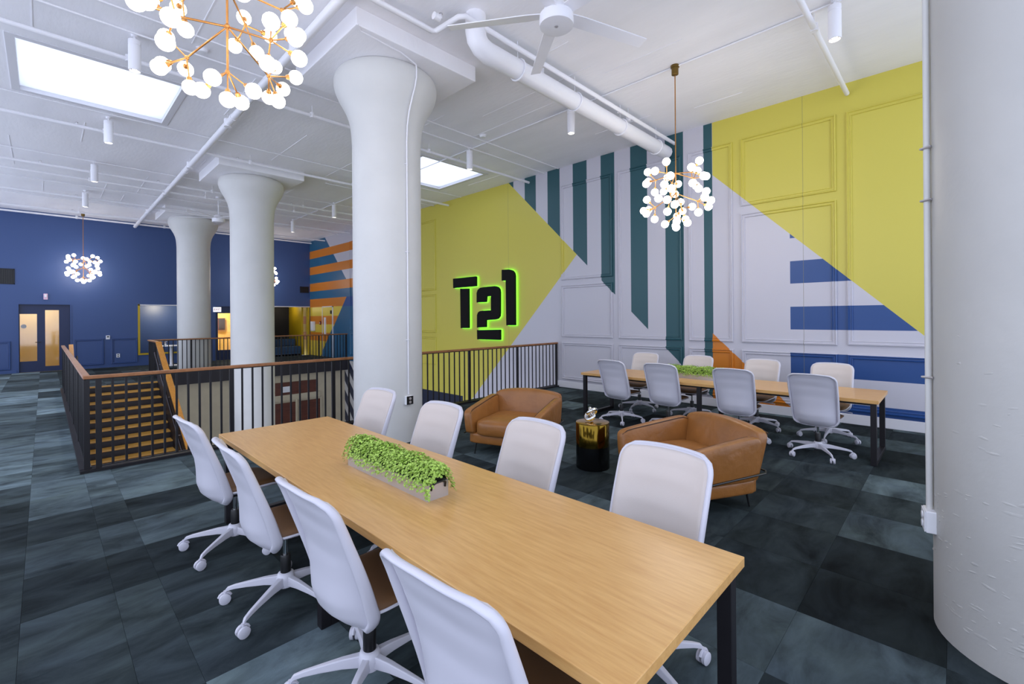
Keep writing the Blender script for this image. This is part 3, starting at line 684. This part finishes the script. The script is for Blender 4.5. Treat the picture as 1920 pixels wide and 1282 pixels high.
# ------------------------------------------------------------------ office chairs
def make_chair():
    t = thing('office_chair', '', 'chair')
    W0 = .245; ZB, ZT = .375, 1.008
    prof = [(0, -.115), (.05, -.168), (.12, -.208), (.22, -.226), (.36, -.226), (.55, -.236), (.75, -.268), (.9, -.306), (1, -.338)]
    def px(v):
        for i in range(len(prof) - 1):
            if v <= prof[i + 1][0] + 1e-9:
                a, b = prof[i], prof[i + 1]; k = (v - a[0]) / (b[0] - a[0]); k = k * k * (3 - 2 * k) * .5 + k * .5; return a[1] + (b[1] - a[1]) * k
        return prof[-1][1]
    def hw(v):
        w = W0 * (.93 + .07 * math.sin(math.pi * min(1, v / .9) * .5))
        if v > .885: q = (v - .885) / .115; w -= .062 * (1 - math.sqrt(max(0, 1 - q * q)))
        if v < .15: q = (.15 - v) / .15; w -= .10 * (1 - math.sqrt(max(0, 1 - q * q)))
        return w
    def S(u, v, off=0, k=1.):
        s = (u * 2 - 1) * k; vv = .5 + (v - .5) * k; y = s * hw(vv)
        e = abs(y) / W0
        wrap = max(.03, -.29 + .255 * (1 - vv) - px(vv))
        z = ZB + (ZT - ZB) * vv - .018 * e * e * (1 if vv > .5 else vv * 2) * vv
        return (px(vv) + wrap * e ** 3 + off, y, z)
    MB().grid(lambda u, v: S(u, v), 26, 36).build('back_shell', SHELL, t, 180, solid=.012)
    MB().grid(lambda u, v: S(u, v, .010, .972), 24, 34).build('back_pad', PADM, t, 180, solid=.006)
    n = 36; bor = [S(0, j / n) for j in range(n + 1)] + [S(i / 16, 1) for i in range(1, 16)] + [S(1, 1 - j / n) for j in range(n + 1)] + [S(1 - i / 10, 0) for i in range(1, 10)]
    vs_, fs, nb_ = [], [], 10; K = len(bor); P = [Vector(p) for p in bor]
    for i in range(K):
        tg = (P[(i + 1) % K] - P[i - 1]).normalized(); ex = Vector((1, 0, 0)); n1 = (ex - tg * tg.x).normalized(); n2 = tg.cross(n1)
        h = (P[i].z - ZB) / (ZT - ZB); side = min(1, abs(P[i].y) / (W0 * .8)) ** 4
        aa = (.010 + .004 * h) * (1 - side) + side * (.014 + .018 * max(0, 1 - h) ** .7 if h > .05 else .02); bb = .009 + .003 * side
        if abs(P[i].y) < W0 * .7 and h < .2: aa, bb = .008, .007
        c = P[i] - n1 * (.72 * aa)
        for j in range(nb_): q = 2 * math.pi * j / nb_; vs_.append(c + n1 * (aa * math.cos(q)) + n2 * (bb * math.sin(q)))
    for i in range(K):
        i2 = (i + 1) % K
        for j in range(nb_): j2 = (j + 1) % nb_; fs.append((i * nb_ + j, i * nb_ + j2, i2 * nb_ + j2, i2 * nb_ + j))
    MB().add(vs_, fs).build('back_rim', SHELL, t, 180)
    # seat
    def seat(k, z, top):
        def fn(u, v):
            a, b = (u * 2 - 1), (v * 2 - 1); r = max(abs(a), abs(b)); q = (abs(a) ** 5 + abs(b) ** 5) ** .2
            f_ = r / q if q > 1e-6 else 1
            x, y = .065 + a * f_ * .215 * k, b * f_ * .228 * k
            dz = -.03 * max(0, (x - .16) / .14) ** 2 if x > .16 else 0
            dz += .012 * (y / .235) ** 2 + (-.02 * r ** 8 if top else .028 * r ** 6)
            return (x, y, z + dz)
        return fn
    pd = MB().grid(seat(1, .478, True), 14, 14); lowp = MB().grid(seat(1, .44, True), 14, 14)
    pd.build('seat_pad', SEATM, t, 180, solid=.03)
    MB().grid(seat(1.03, .43, False), 14, 14).build('seat_pan', SHELL, t, 180, solid=.012)
    MB().box(-.1, .14, -.055, .055, .375, .425).build('mechanism', BLACKP, t, bevel=.012)
    MB().bar((-.07, 0, .395), (-.15, 0, .42), .1, .025).build('back_bracket', SHELL, t, bevel=.008)
    MB().tube([(.03, .05, .40), (.05, .25, .395), (.05, .27, .39)], .006, 6).build('lever', SHELL, t)
    MB().lathe([(.014, .25), (.014, .38)], n=14).build('gas_piston', CHROME, t, 40); MB().lathe([(.03, .15), (.03, .26), (.026, .27)], n=16).build('gas_lift', BLACKP, t, 40)
    MB().lathe([(.036, .075), (.05, .085), (.052, .13), (.044, .158), (.034, .165)], n=20).build('hub', SHELL, t, 50)
    for k in range(5):
        a = 2 * math.pi * k / 5; c, s = math.cos(a), math.sin(a)
        secs = [(.03, .120, .044, .055), (.12, .118, .036, .042), (.22, .107, .028, .03), (.29, .097, .024, .024), (.33, .086, .02, .022), (.343, .07, .016, .02)]
        vs_, fs = [], []
        for r, z, w, h in secs:
            for i, j in ((-1, -1), (1, -1), (.75, 1), (-.75, 1)): vs_.append((r * c - i * w / 2 * s, r * s + i * w / 2 * c, z + j * h / 2))
        for i in range(len(secs) - 1):
            for j in range(4): fs.append((i * 4 + j, i * 4 + (j + 1) % 4, i * 4 + 4 + (j + 1) % 4, i * 4 + 4 + j))
        fs += [(3, 2, 1, 0), tuple(len(vs_) - 4 + j for j in range(4))]
        MB().add(vs_, fs).build('leg', SHELL, t, bevel=.004)
        q = MB(); cx, cy = .345 * c, .345 * s; b = a + 1.1 * (1 if k % 2 else -1); ax = Vector((math.cos(b), math.sin(b), 0)); ctr = Vector((cx, cy, .031))
        for sg in (-1, 1): q.tube([ctr + ax * (.006 * sg), ctr + ax * (.022 * sg), ctr + ax * (.026 * sg)], [.031, .031, .024], 16)
        q.cyl((cx, cy, .05), (cx, cy, .075), .009, n=8)
        co = q.build('caster', SHELL, t, 40)
        MB().tube([ctr + ax.cross(Vector((0, 0, 1))) * (.034 * math.cos(g)) + Vector((0, 0, .036 * math.sin(g))) for g in [R(x) for x in range(20, 165, 24)]], .007, 6).build('caster_hood', SHELL, co)
    return t
ch0 = make_chair(); first = [True]
def chair(x, y, rz, brot, label, group):
    if first[0]: o = ch0; first[0] = False
    else: o = copy_tree(ch0)
    o.location = (x, y, 0); o.rotation_euler = (0, 0, rz); tag(o, label, 'chair', group)
    return o
ORD = ('first', 'second', 'third', 'fourth')
G1, G2 = 'office chairs around the planter table by the stair', 'office chairs around the planter table by the mural'
chairs = []
for i, (x, y, r) in enumerate(((1.0, 3.9, 3), (1.02, 2.93, -2), (1.05, 1.96, 2), (1.05, 1.06, 3))):
    chairs.append(chair(x, y, R(r), 0, 'white swivel office chair at the table by the stair, walkway side, %s from the railing' % ORD[i], G1))
for i, (x, y, r) in enumerate(((1.97, 3.97, 184), (1.93, 2.95, 181), (1.97, 2.0, 178), (1.97, 1.1, 179))):
    chairs.append(chair(x, y, R(r), 0, 'white swivel office chair at the table by the stair, armchair side, %s from the railing' % ORD[i], G1))
for i, (x, y, r) in enumerate(((6.55, 3.9, -3), (6.55, 3.1, 2), (6.55, 2.1, 3), (6.55, 1.2, -2))):
    chairs.append(chair(x, y, R(r), 0, 'white swivel office chair at the table by the mural, armchair side, %s from the railing' % ORD[i], G2))
for i, (x, y, r) in enumerate(((7.6, 4.15, 183), (7.6, 3.18, 180), (7.55, 2.17, 178), (7.52, 1.25, 181))):
    chairs.append(chair(x, y, R(r), 0, 'white swivel office chair between the table and the mural, %s from the railing' % ORD[i], G2))

# ------------------------------------------------------------------ planters
LEAF_OUT = [(0, 0), (.35, .42), (.75, .38), (1, 0), (.75, -.38), (.35, -.42)]
def planter(label, x0, x1, y0, y1, z, seed):
    t = thing('trough_planter', label, 'planter', ((x0 + x1) / 2, (y0 + y1) / 2, z)); a, b, h = (x1 - x0) / 2, (y1 - y0) / 2, .085
    q = MB(); w = .004
    q.box(-a, a, -b, b, 0, w); q.box(-a, -a + w, -b, b, w, h); q.box(a - w, a, -b, b, w, h); q.box(-a + w, a - w, -b, -b + w, w, h); q.box(-a + w, a - w, b - w, b, w, h)
    q.build('trough', STEEL, t)
    for s in (-1, 1): MB().tube([(-.045, s * (b + .003), h - .03), (-.045, s * (b + .008), h - .005), (-.02, s * (b + .016), h + .008), (.02, s * (b + .016), h + .008), (.045, s * (b + .008), h - .005), (.045, s * (b + .003), h - .03)], .0055, 8).build('handle', BLACKP, t, 60)
    MB().grid(lambda u, v: ((u * 2 - 1) * (a - .005), (v * 2 - 1) * (b - .005), h + .05 * (1 - (2 * u - 1) ** 4)), 8, 8).build('moss_base', SOIL, t)
    rg = random.Random(seed); L = MB()
    for k in range(6500):
        u = rg.uniform(-1, 1); v = rg.uniform(-1, 1)
        ex = 1.32 if abs(u) > .6 else 1.15
        x, y = u * a * 1.28, v * (b + .045)
        e = max(abs(u), abs(v) ** 6)
        zz_ = h + .078 * (1 - abs(u) ** 3) + rg.uniform(-.022, .03) - .035 * abs(u) ** 5 - .03 * abs(v) ** 20 + .014 * math.sin(y * 23 + 3 * u) * (1 - abs(u))
        n = Vector((u * .9 + rg.uniform(-.6, .6), v ** 9 * .8 + rg.uniform(-.6, .6), 1 + rg.uniform(-.4, .4))).normalized()
        d = n.orthogonal().normalized(); d = Matrix.Rotation(rg.uniform(0, 6.28), 3, n) @ d; s = n.cross(d)
        ln = rg.uniform(.011, .02); wd = ln * rg.uniform(.75, 1.0); c = Vector((x, y, zz_)) - d * ln * .5
        L.add([c + d * (p * ln) + s * (r_ * wd) + n * (.15 * ln * abs(r_) * 2) for p, r_ in LEAF_OUT], [(0, 1, 2, 3), (0, 3, 4, 5)])
    o = L.build('foliage', LEAFM, t); o['kind'] = 'stuff'
planter('steel trough of small green leaves on the table by the stair', 1.385, 1.523, 1.972, 2.855, .74, 1)
planter('steel trough of small green leaves on the table by the mural wall', 6.86, 7.0, 2.42, 3.3, .74, 2)

# ------------------------------------------------------------------ armchairs, side table, knot
def puff(sx, sy, sz, n=10, ex=6, bulge=.02):
    q = MB(); m = {}
    def P(p):
        a, b, c = p; r = max(abs(a), abs(b), abs(c)); k = (abs(a) ** ex + abs(b) ** ex + abs(c) ** ex) ** (1 / ex)
        a, b, c = a * r / k, b * r / k, c * r / k
        return (a * (sx + bulge * (1 - b * b) * (1 - c * c)), b * (sy + bulge * (1 - a * a) * (1 - c * c)), c * (sz + bulge * (1 - a * a) * (1 - b * b)))
    for ax in range(3):
        for sg in (-1, 1):
            def fn(u, v):
                p = [0, 0, 0]; p[ax] = sg; s = 1 if sg > 0 else -1
                p[(ax + 1) % 3] = (u * 2 - 1) * s; p[(ax + 2) % 3] = v * 2 - 1; return P(p)
            q.grid(fn, n, n)
    return q
def xf(mb, f): mb.v = [tuple(f(*p)) for p in mb.v]; return mb
def weld(o):
    w = o.modifiers.new('weld', 'WELD'); w.merge_threshold = .0005; return o
def armchair(label, loc, rz):
    t = thing('lounge_armchair', label, 'armchair', loc, rz)
    # local: +x faces front, y is width; depth .86, width .98
    lift = .0
    weld(xf(puff(.385, .36, .095, bulge=.022, ex=8), lambda x, y, z: (x + .06, y, z + .335)).build('seat_cushion', LEATH, t, 180))
    def backf(x, y, z):
        k = (z + .25) / .5; e = abs(y) / .42
        return (x * (1.15 - .35 * k) - .35 - .105 * k, y * (1 + .13 * k), .2 + .505 * k - .035 * e * e * k)
    weld(xf(puff(.08, .42, .25, n=14, bulge=.016, ex=12), backf).build('back_cushion', LEATH, t, 180))
    for s in (-1, 1):
        def armf(x, y, z):
            k = (z + .19) / .38; top = .645 - .105 * (x + .41) / .82
            return (x + .02, y * (1.1 - .3 * k) + s * (.425 + .045 * k), .255 + (top - .255) * k)
        o = weld(xf(puff(.415, .062, .19, n=14, bulge=.012, ex=9), armf).build('arm_cushion', LEATH, t, 180))
        pp = []
        for k in range(15):
            x = -.39 + .79 * k / 14; top = .645 - .105 * (x + .41) / .82
            pp.append((x + .02, s * (.425 + .045 - .044), top - .004 - (.03 * (abs(k - 7) / 7) ** 12)))
        MB().tube(pp, .006, 6).build('piping', PIPING, o)
    pp = [(-.455 - .052, -.465 + .93 * k / 16, .70 - .035 * ((k - 8) / 8) ** 2 - .012 * (abs(k - 8) / 8) ** 10) for k in range(17)]
    MB().tube(pp, .006, 6).build('piping', PIPING, t)
    weld(xf(puff(.405, .475, .07, bulge=.008, ex=12), lambda x, y, z: (x + .0, y, z + .205)).build('base_cushion', LEATH, t, 180))
    fr_ = [(.42, .508, .262), (-.43, .508, .322), (-.47, .47, .328), (-.47, -.47, .328), (-.43, -.508, .322), (.42, -.508, .262)]
    MB().tube(fr_, .009, 8).build('frame_tube', BLACKP, t, 60)
    for sx in (.34, -.34):
        for sy in (-.38, .38): MB().tube([(sx, sy, .15), (sx * 1.06, sy * 1.04, 0)], [.011, .008], 8).build('leg', BLACKP, t)
    return t
def face(dx, dy): return math.atan2(dy, dx)
armchair('tan leather lounge armchair with its back to the guard railing and mural', (4.22, 4.06, 0), face(-.94, -.34))
armchair('tan leather lounge armchair with its back to the mural-side table', (4.24, 1.84, 0), face(-.88, .47))
st = thing('drum_side_table', 'round drum side table with brass top and black lower half', 'table', (4.33, 2.95, 0))
MB().lathe([(.183, 0), (.187, .004), (.187, .25)], n=64).build('lower_drum', BLACKG, st, 40)
MB().lathe([(.187, .25), (.187, .5), (.185, .503)], n=64).build('upper_drum', mat('dark_brass', (120, 96, 34), .12, 1.), st, 40)
MB().lathe([(.186, .503), (.186, .508), (.18, .51), (.001, .51)], n=64).build('table_top', BRASS, st, 40)
kn = thing('chrome_knot', 'shiny chrome knot ornament on the brass drum table', 'ornament', (4.33, 2.97, .512))
pts = []
for k in range(120):
    a = 2 * math.pi * k / 120; r = .05 + .026 * math.cos(3 * a)
    p = Vector((r * math.cos(2 * a), .036 * math.sin(3 * a), r * math.sin(2 * a))); p = Matrix.Rotation(.6, 3, 'Z') @ Matrix.Rotation(.5, 3, 'X') @ p
    pts.append((p.x, p.y, p.z + .083))
MB().tube(pts, .02, 12, True).build('knot', CHROME, kn, 180)

# ------------------------------------------------------------------ chandeliers
GL = MB().sphere((0, 0, 0), .053, 16, 12).mesh('globe', GLOBE, 180)
SKT = MB().lathe([(.014, -.012), (.018, 0), (.022, .012), (.02, .016)], n=10).mesh('socket', BRASSR, 40)
def make_chandelier(zbot, sp=1.):
    t = thing('globe_chandelier', '', 'chandelier')       # origin on the ceiling
    zb = zbot - ZC
    MB().lathe([(.06, 0), (.06, -.03), (.048, -.035), (.048, -.13), (.03, -.14)], n=24).build('canopy', BRASSD, t, 40)
    MB().cyl((0, 0, -.13), (0, 0, zb + .22), .008, n=8).build('stem', BRASSR, t, 60)
    rg = random.Random(5)
    def bulb(node, d, L):
        d = d.normalized(); e = node + d * L * sp
        MB().cyl(node, e, .0055, n=6).build('branch_rod', BRASSR, t, 60)
        s = bpy.data.objects.new('socket', SKT); COL.objects.link(s); s.parent = t; s.location = e; s.rotation_mode = 'QUATERNION'; s.rotation_quaternion = Vector((0, 0, 1)).rotation_difference(d)
        g = bpy.data.objects.new('globe', GL); COL.objects.link(g); g.parent = t; g.location = e + d * .061
    def knuckle(p, r=.016): MB().sphere(p, r, 10, 6).build('knuckle', BRASSR, t, 180)
    hub_b = Vector((0, 0, zb + .23)); knuckle(hub_b)
    bulb(hub_b, Vector((0, 0, -1)), .11)
    for k in range(4): a = 2 * math.pi * (k + .3) / 4; bulb(hub_b, Vector((math.cos(a), math.sin(a), -.75)), .13)
    for zh, n, rr_, dz, ph, nbul in ((zb + .55, 4, .30, -.16, .15, 5), (zb + .84, 5, .28, -.06, .62, 4)):
        hub = Vector((0, 0, zh)); knuckle(hub, .02)
        for k in range(n):
            a = 2 * math.pi * k / n + ph; o_ = Vector((math.cos(a), math.sin(a), 0)); tn = Vector((-o_.y, o_.x, 0))
            node = hub + o_ * rr_ * sp + Vector((0, 0, dz)); MB().cyl(hub, node, .007, n=6).build('arm', BRASSR, t, 60); knuckle(node)
            up = 1.05 if dz > -.1 else .95
            for d in ([o_ * 1.0 + tn * .15 - Vector((0, 0, .1))] if nbul == 5 else []) + [(o_ * .8 + Vector((0, 0, up)) + tn * .35), (o_ * .9 - tn * .8 + Vector((0, 0, .1))), (o_ * .8 + tn * .7 - Vector((0, 0, .55))), (-tn * .2 + o_ * .25 - Vector((0, 0, 1)))]:
                bulb(node, d + Vector((rg.uniform(-.12, .12), rg.uniform(-.12, .12), rg.uniform(-.12, .12))), .11)
    return t
c0 = make_chandelier(2.92); c00 = make_chandelier(3.22, 1.24)
for i, (x, y, rz, lb) in enumerate(((.915, 3.68, .35, 'brass branching chandelier of glowing globes over the walkway beside the stair-side table'), (6.38, 2.88, 0, 'brass branching globe chandelier hanging before the teal striped mural'),
                                   (.93, 20.9, .8, 'globe chandelier glowing in front of the blue wall beside the double doors'), (6.55, 20.9, 1.1, 'globe chandelier half hidden behind the stairwell column near the striped corner'))):
    o = (c00, c0)[i] if i < 2 else copy_tree(c0)
    o.location = (x, y, ZC); o.rotation_euler = (0, 0, rz); tag(o, lb, 'chandelier', 'branching globe chandeliers')

# ------------------------------------------------------------------ cylinder downlights
CYM = {}
def make_cyl():
    t = thing('cylinder_downlight', '', 'lamp')
    MB().cyl((0, 0, 0), (0, 0, -.03), .035, n=16).build('mount', PIPEM, t, 40)
    MB().cyl((0, 0, -.03), (0, 0, -.08), .012, n=10).build('stem', PIPEM, t, 40)
    MB().lathe([(.0, -.07), (.062, -.07), (.066, -.075), (.066, -.13), (.062, -.132), (.062, -.14), (.066, -.142), (.066, -.46), (.056, -.46), (.048, -.43)], n=28, caps=False).build('housing', PIPEM, t, 40)
    MB().lathe([(.03, -.432), (.03, -.428)], n=16).build('lens', LEDW, t, 40)
    MB().lathe([(.03, -.43), (.05, -.43), (.05, -.425), (.03, -.425)], n=16).build('baffle', STEEL, t, 40)
    lamp('spot_light', 'SPOT', (0, 0, -.465), 60, (1, .96, .92), t, None, spot_size=R(78), spot_blend=.7, shadow_soft_size=.04)
    return t
cyl0 = make_cyl(); k = 0
for row, X_, Ys, lb in ((0, .82, (4.2, 7.45, 10.8, 14.05, 17.35), 'white cylinder downlight over the walkway by the stair, %s in its row from the seating'), (1, 6.35, (.97, 4.72, 7.4, 10.7, 13.9, 17.3), 'white cylinder downlight on the mural-side conduit, %s in its row from the massive column')):
    for i, y in enumerate(Ys):
        if row == 0 and i == 0: continue
        o = cyl0 if k == 0 else copy_tree(cyl0); k += 1
        o.location = (X_, y, ZC); tag(o, lb % ('first', 'second', 'third', 'fourth', 'fifth', 'sixth')[i - (1 if row == 0 else 0)], 'lamp', 'cylinder downlights')

# ------------------------------------------------------------------ fans
def make_fan():
    t = thing('ceiling_fan', '', 'fan'); z = 4.56 - ZC
    MB().lathe([(.07, 0), (.07, -.05), (.03, -.07)], n=24).build('ceiling_cup', PIPEM, t, 40); MB().cyl((0, 0, -.06), (0, 0, z + .2), .016, n=10).build('downrod', PIPEM, t, 40)
    MB().lathe([(.04, z + .23), (.09, z + .215), (.125, z + .17), (.125, z + .12), (.166, z + .11), (.17, z + .04), (.165, z + .02), (.15, z + .018)], n=40).build('motor_housing', PIPEM, t, 40)
    MB().lathe([(.02, z + .0), (.02, z + .012)], n=16).build('grille_cap', PIPEM, t)
    g = MB()
    for k in range(36): a = 2 * math.pi * k / 36; a2 = a + .35; g.bar((.02 * math.cos(a), .02 * math.sin(a), z + .006), (.155 * math.cos(a2), .155 * math.sin(a2), z + .012), .008, .01)
    MB().lathe([(.15, z + .013), (.15, z + .017)], n=40).build('grille_back', mat('grille_grey', (110, 110, 122), .6) if 'grille_grey' not in MATS else MATS['grille_grey'], t)
    q = g.build('grille_fins', PIPEM, t)
    MB().lathe([(.15, z + .0), (.166, z + .004), (.166, z + .02), (.15, z + .02)], n=40).build('grille_ring', PIPEM, t, 40)
    for k in range(5):
        a = R(-20 + 72 * k); c, s = math.cos(a), math.sin(a); vs_ = []
        for r, w in ((.14, .12), (.3, .14), (1.1, .12)):
            for i, j in ((-1, .014), (1, -.014)):
                for h in (-.005, .005): vs_.append((r * c - i * w / 2 * s, r * s + i * w / 2 * c, z + .12 + j + h))
        fs = []
        for i in (0, 4): fs += [(i, i + 4, i + 6, i + 2), (i + 1, i + 3, i + 7, i + 5), (i, i + 1, i + 5, i + 4), (i + 2, i + 6, i + 7, i + 3)]
        fs += [(0, 2, 3, 1), (8, 9, 11, 10)]
        MB().add(vs_, fs).build('blade', PIPEM, t)
    return t
f0 = make_fan(); f0.location = (3.54, 2.8, ZC); tag(f0, 'white five-blade ceiling fan above the armchairs beside the fat white pipe', 'fan', 'ceiling fans')
f1 = copy_tree(f0); f1.location = (3.62, 15.6, ZC); f1.rotation_euler = (0, 0, .5); tag(f1, 'white ceiling fan over the stairwell void between the two far columns', 'fan', 'ceiling fans')

# ------------------------------------------------------------------ pipes and conduits under the ceiling
def pipe(label, pts, r, name='ceiling_pipe', hang=0, heads=(), couple=(), cat='pipe'):
    t = thing(name, label, cat)
    MB().tube(pts, r, 12 if r > .02 else 8).build('pipe', PIPEM, t, 60)
    P0, P1 = Vector(pts[0]), Vector(pts[-1]); L = (P1 - P0).length
    if hang:
        for k in range(int(L / hang)):
            p = P0 + (P1 - P0) * ((k + .5) * hang / L)
            if any(a - .1 < p.x < b + .1 and c - .1 < p.y < d + .1 for a, b, c, d in SKY): continue
            MB().cyl(p, (p.x, p.y, ZC), .005, n=6).build('hanger_rod', PIPEM, t)
            MB().tube([p + Vector((0, 0, -r - .004)), p + Vector((0, 0, r + .02))], r + .007, 10).build('hanger_ring', PIPEM, t)
    d = (P1 - P0).normalized()
    for f in heads:
        p = P0 + (P1 - P0) * f
        MB().tube([p, p + Vector((0, 0, .06))], [.018, .012], 8).build('sprinkler_head', PIPEM, t); MB().tube([p + Vector((0, 0, .055)), p + Vector((0, 0, .065))], .022, 10).build('deflector', STEEL, t)
    for f in couple:
        p = P0 + (P1 - P0) * f; MB().cyl(p - d * .04, p + d * .04, r + .008, n=12).build('coupling', PIPEM, t, 60)
    return t
BPY, BPZ = 4.09, 4.94
t = pipe('fat white drain pipe with elbow running to the mural wall past the fan', [(3.62, BPY, ZC), (3.62, BPY, 5.12), (3.64, BPY, 5.03), (3.70, BPY, 4.97), (3.8, BPY, BPZ), (4.0, BPY, BPZ), (XW - .12, BPY, BPZ)], .125, couple=())
for x in (4.35, 5.6, 6.9, 8.2):
    MB().tube([(x, BPY + .134 * math.cos(R(a)), BPZ + .134 * math.sin(R(a))) for a in range(0, 360, 24)], .012, 6, True).build('strap', PIPEM, t); MB().cyl((x, BPY, BPZ + .13), (x, BPY, ZC), .007, n=6).build('rod', PIPEM, t)
pipe('white sprinkler pipe with a zigzag jog above the fat drain pipe', [(X0, 4.49, 5.15), (3.27, 4.49, 5.15), (3.31, 4.44, 5.15), (3.34, 4.06, 5.15), (3.38, 4.0, 5.15), (XW - .02, 3.97, 5.12)], .033, hang=2.2, heads=(.52, .83, .95), couple=(.515,))
pipe('white sprinkler pipe ending over the yellow mural corner', [(2.2, 1.2, 5.13), (XW - .05, 1.18, 5.13)], .033, hang=1.7, heads=(.4, .62), couple=(.66,))
pipe('thin white conduit linking the mural-side cylinder lamps and chandelier', [(6.38, Y0 + .1, ZC - .018), (6.38, 17.3, ZC - .018)], .012, 'ceiling_conduit', cat='conduit')
pipe('long white main pipe running toward the blue wall beside the columns', [(2.2, Y0 + .1, 5.14), (2.36, YB - .15, 5.14)], .055, hang=3.1, couple=(.25, .45, .62, .8))
for lb, y, z, r, hd in (('conduit crossing in front of the square skylight, nearest the smoke detector', 6.86, ZC - .03, .012, ()), ('thin conduit crossing just before the walkway skylight', 7.3, ZC - .05, .014, ()), ('sprinkler pipe hugging the near edge of both skylights', 7.82, 5.15, .03, (.08, .36, .62, .8)),
                        ('thin conduit just beyond the far edge of both skylights', 10.55, ZC - .03, .012, ()), ('sprinkler pipe just beyond both skylights', 11.15, 5.15, .03, (.28, .5, .75)), ('thin conduit before the third cylinder lamp of the walkway row', 13.95, ZC - .03, .013, ()),
                        ('sprinkler pipe at the third cylinder lamp of the walkway row', 14.4, 5.15, .03, (.24, .42, .7)), ('white pipe between the far fan and the stairwell column', 15.15, 5.13, .026, ()), ('thin conduit at the head of the stair', 16.6, ZC - .04, .014, ()), ('sprinkler pipe over the far guard railing', 17.6, 5.15, .03, (.3, .55, .8)),
                        ('thin conduit beyond the far guard railing', 18.7, ZC - .05, .016, ()), ('sprinkler pipe near the blue wall', 20.0, 5.14, .028, (.3, .6)), ('white pipe along the top of the blue wall', 21.45, 5.2, .03, ())):
    pipe('white ' + lb if not lb.startswith('white') else lb, [(X0, y, z), (XW - .06, y, z)], r, 'ceiling_pipe' if r > .02 else 'ceiling_conduit', hang=2.4 if r > .025 else 0, heads=hd, cat='pipe' if r > .02 else 'conduit')
pipe('thin white conduit crossing the mural wall corner into the yellow paint', [(5.2, 11.9, ZC - .04), (XW - .02, 11.95, ZC - .04)], .013, 'ceiling_conduit', cat='conduit')
for x, y, lb in ((1.5, 7.2, 'round white smoke detector near the walkway skylight'), (6.1, 6.7, 'round white smoke detector on the ceiling above the mural-side railing')):
    t = thing('smoke_detector', lb, 'smoke detector', (x, y, ZC)); MB().lathe([(.065, 0), (.065, -.02), (.05, -.045), (.02, -.05)], n=24).build('body', OUTL, t, 40); MB().lathe([(.075, 0), (.075, -.008)], n=24).build('base_plate', PIPEM, t, 40)

# ------------------------------------------------------------------ far furniture
bt = thing('bar_table', 'white pedestal bar table in front of the mustard framed alcove', 'table', (3.3, 20.9, 0))
MB().lathe([(.38, .72), (.38, .745)], n=36).build('table_top', OUTL, bt, 40); MB().cyl((0, 0, .02), (0, 0, .72), .045, n=14).build('pedestal', OUTL, bt, 60); MB().lathe([(.3, 0), (.3, .015), (.05, .03)], n=32).build('base_plate', OUTL, bt, 40)
bo = thing('small_flower_pot', 'tiny pale pot with sprigs on the white bar table', 'plant pot', (3.12, 20.9, .746)); MB().lathe([(.03, 0), (.045, .07), (.04, .07)], n=14).build('pot', OUTL, bo, 40)
for k in range(9): a = k * .7; MB().tube([(0, 0, .06), (.03 * math.cos(a), .03 * math.sin(a), .12), (.055 * math.cos(a), .055 * math.sin(a), .15)], [.004, .003, .008], 5).build('sprig', PADM, bo)
bn = thing('blue_bench', 'blue upholstered bench in the dark booth with mustard wall', 'bench', (7.75, YB + .55, 0))
MB().box(-.62, .62, -.5, .35, .08, .42).build('seat', BENCH, bn, bevel=.03); MB().box(-.62, .62, .2, .38, .42, .75).build('backrest', BENCH, bn, bevel=.03)
for sx in (-.5, .5): MB().box(sx - .03, sx + .03, -.4, .3, 0, .08).build('plinth', DARKB, bn)
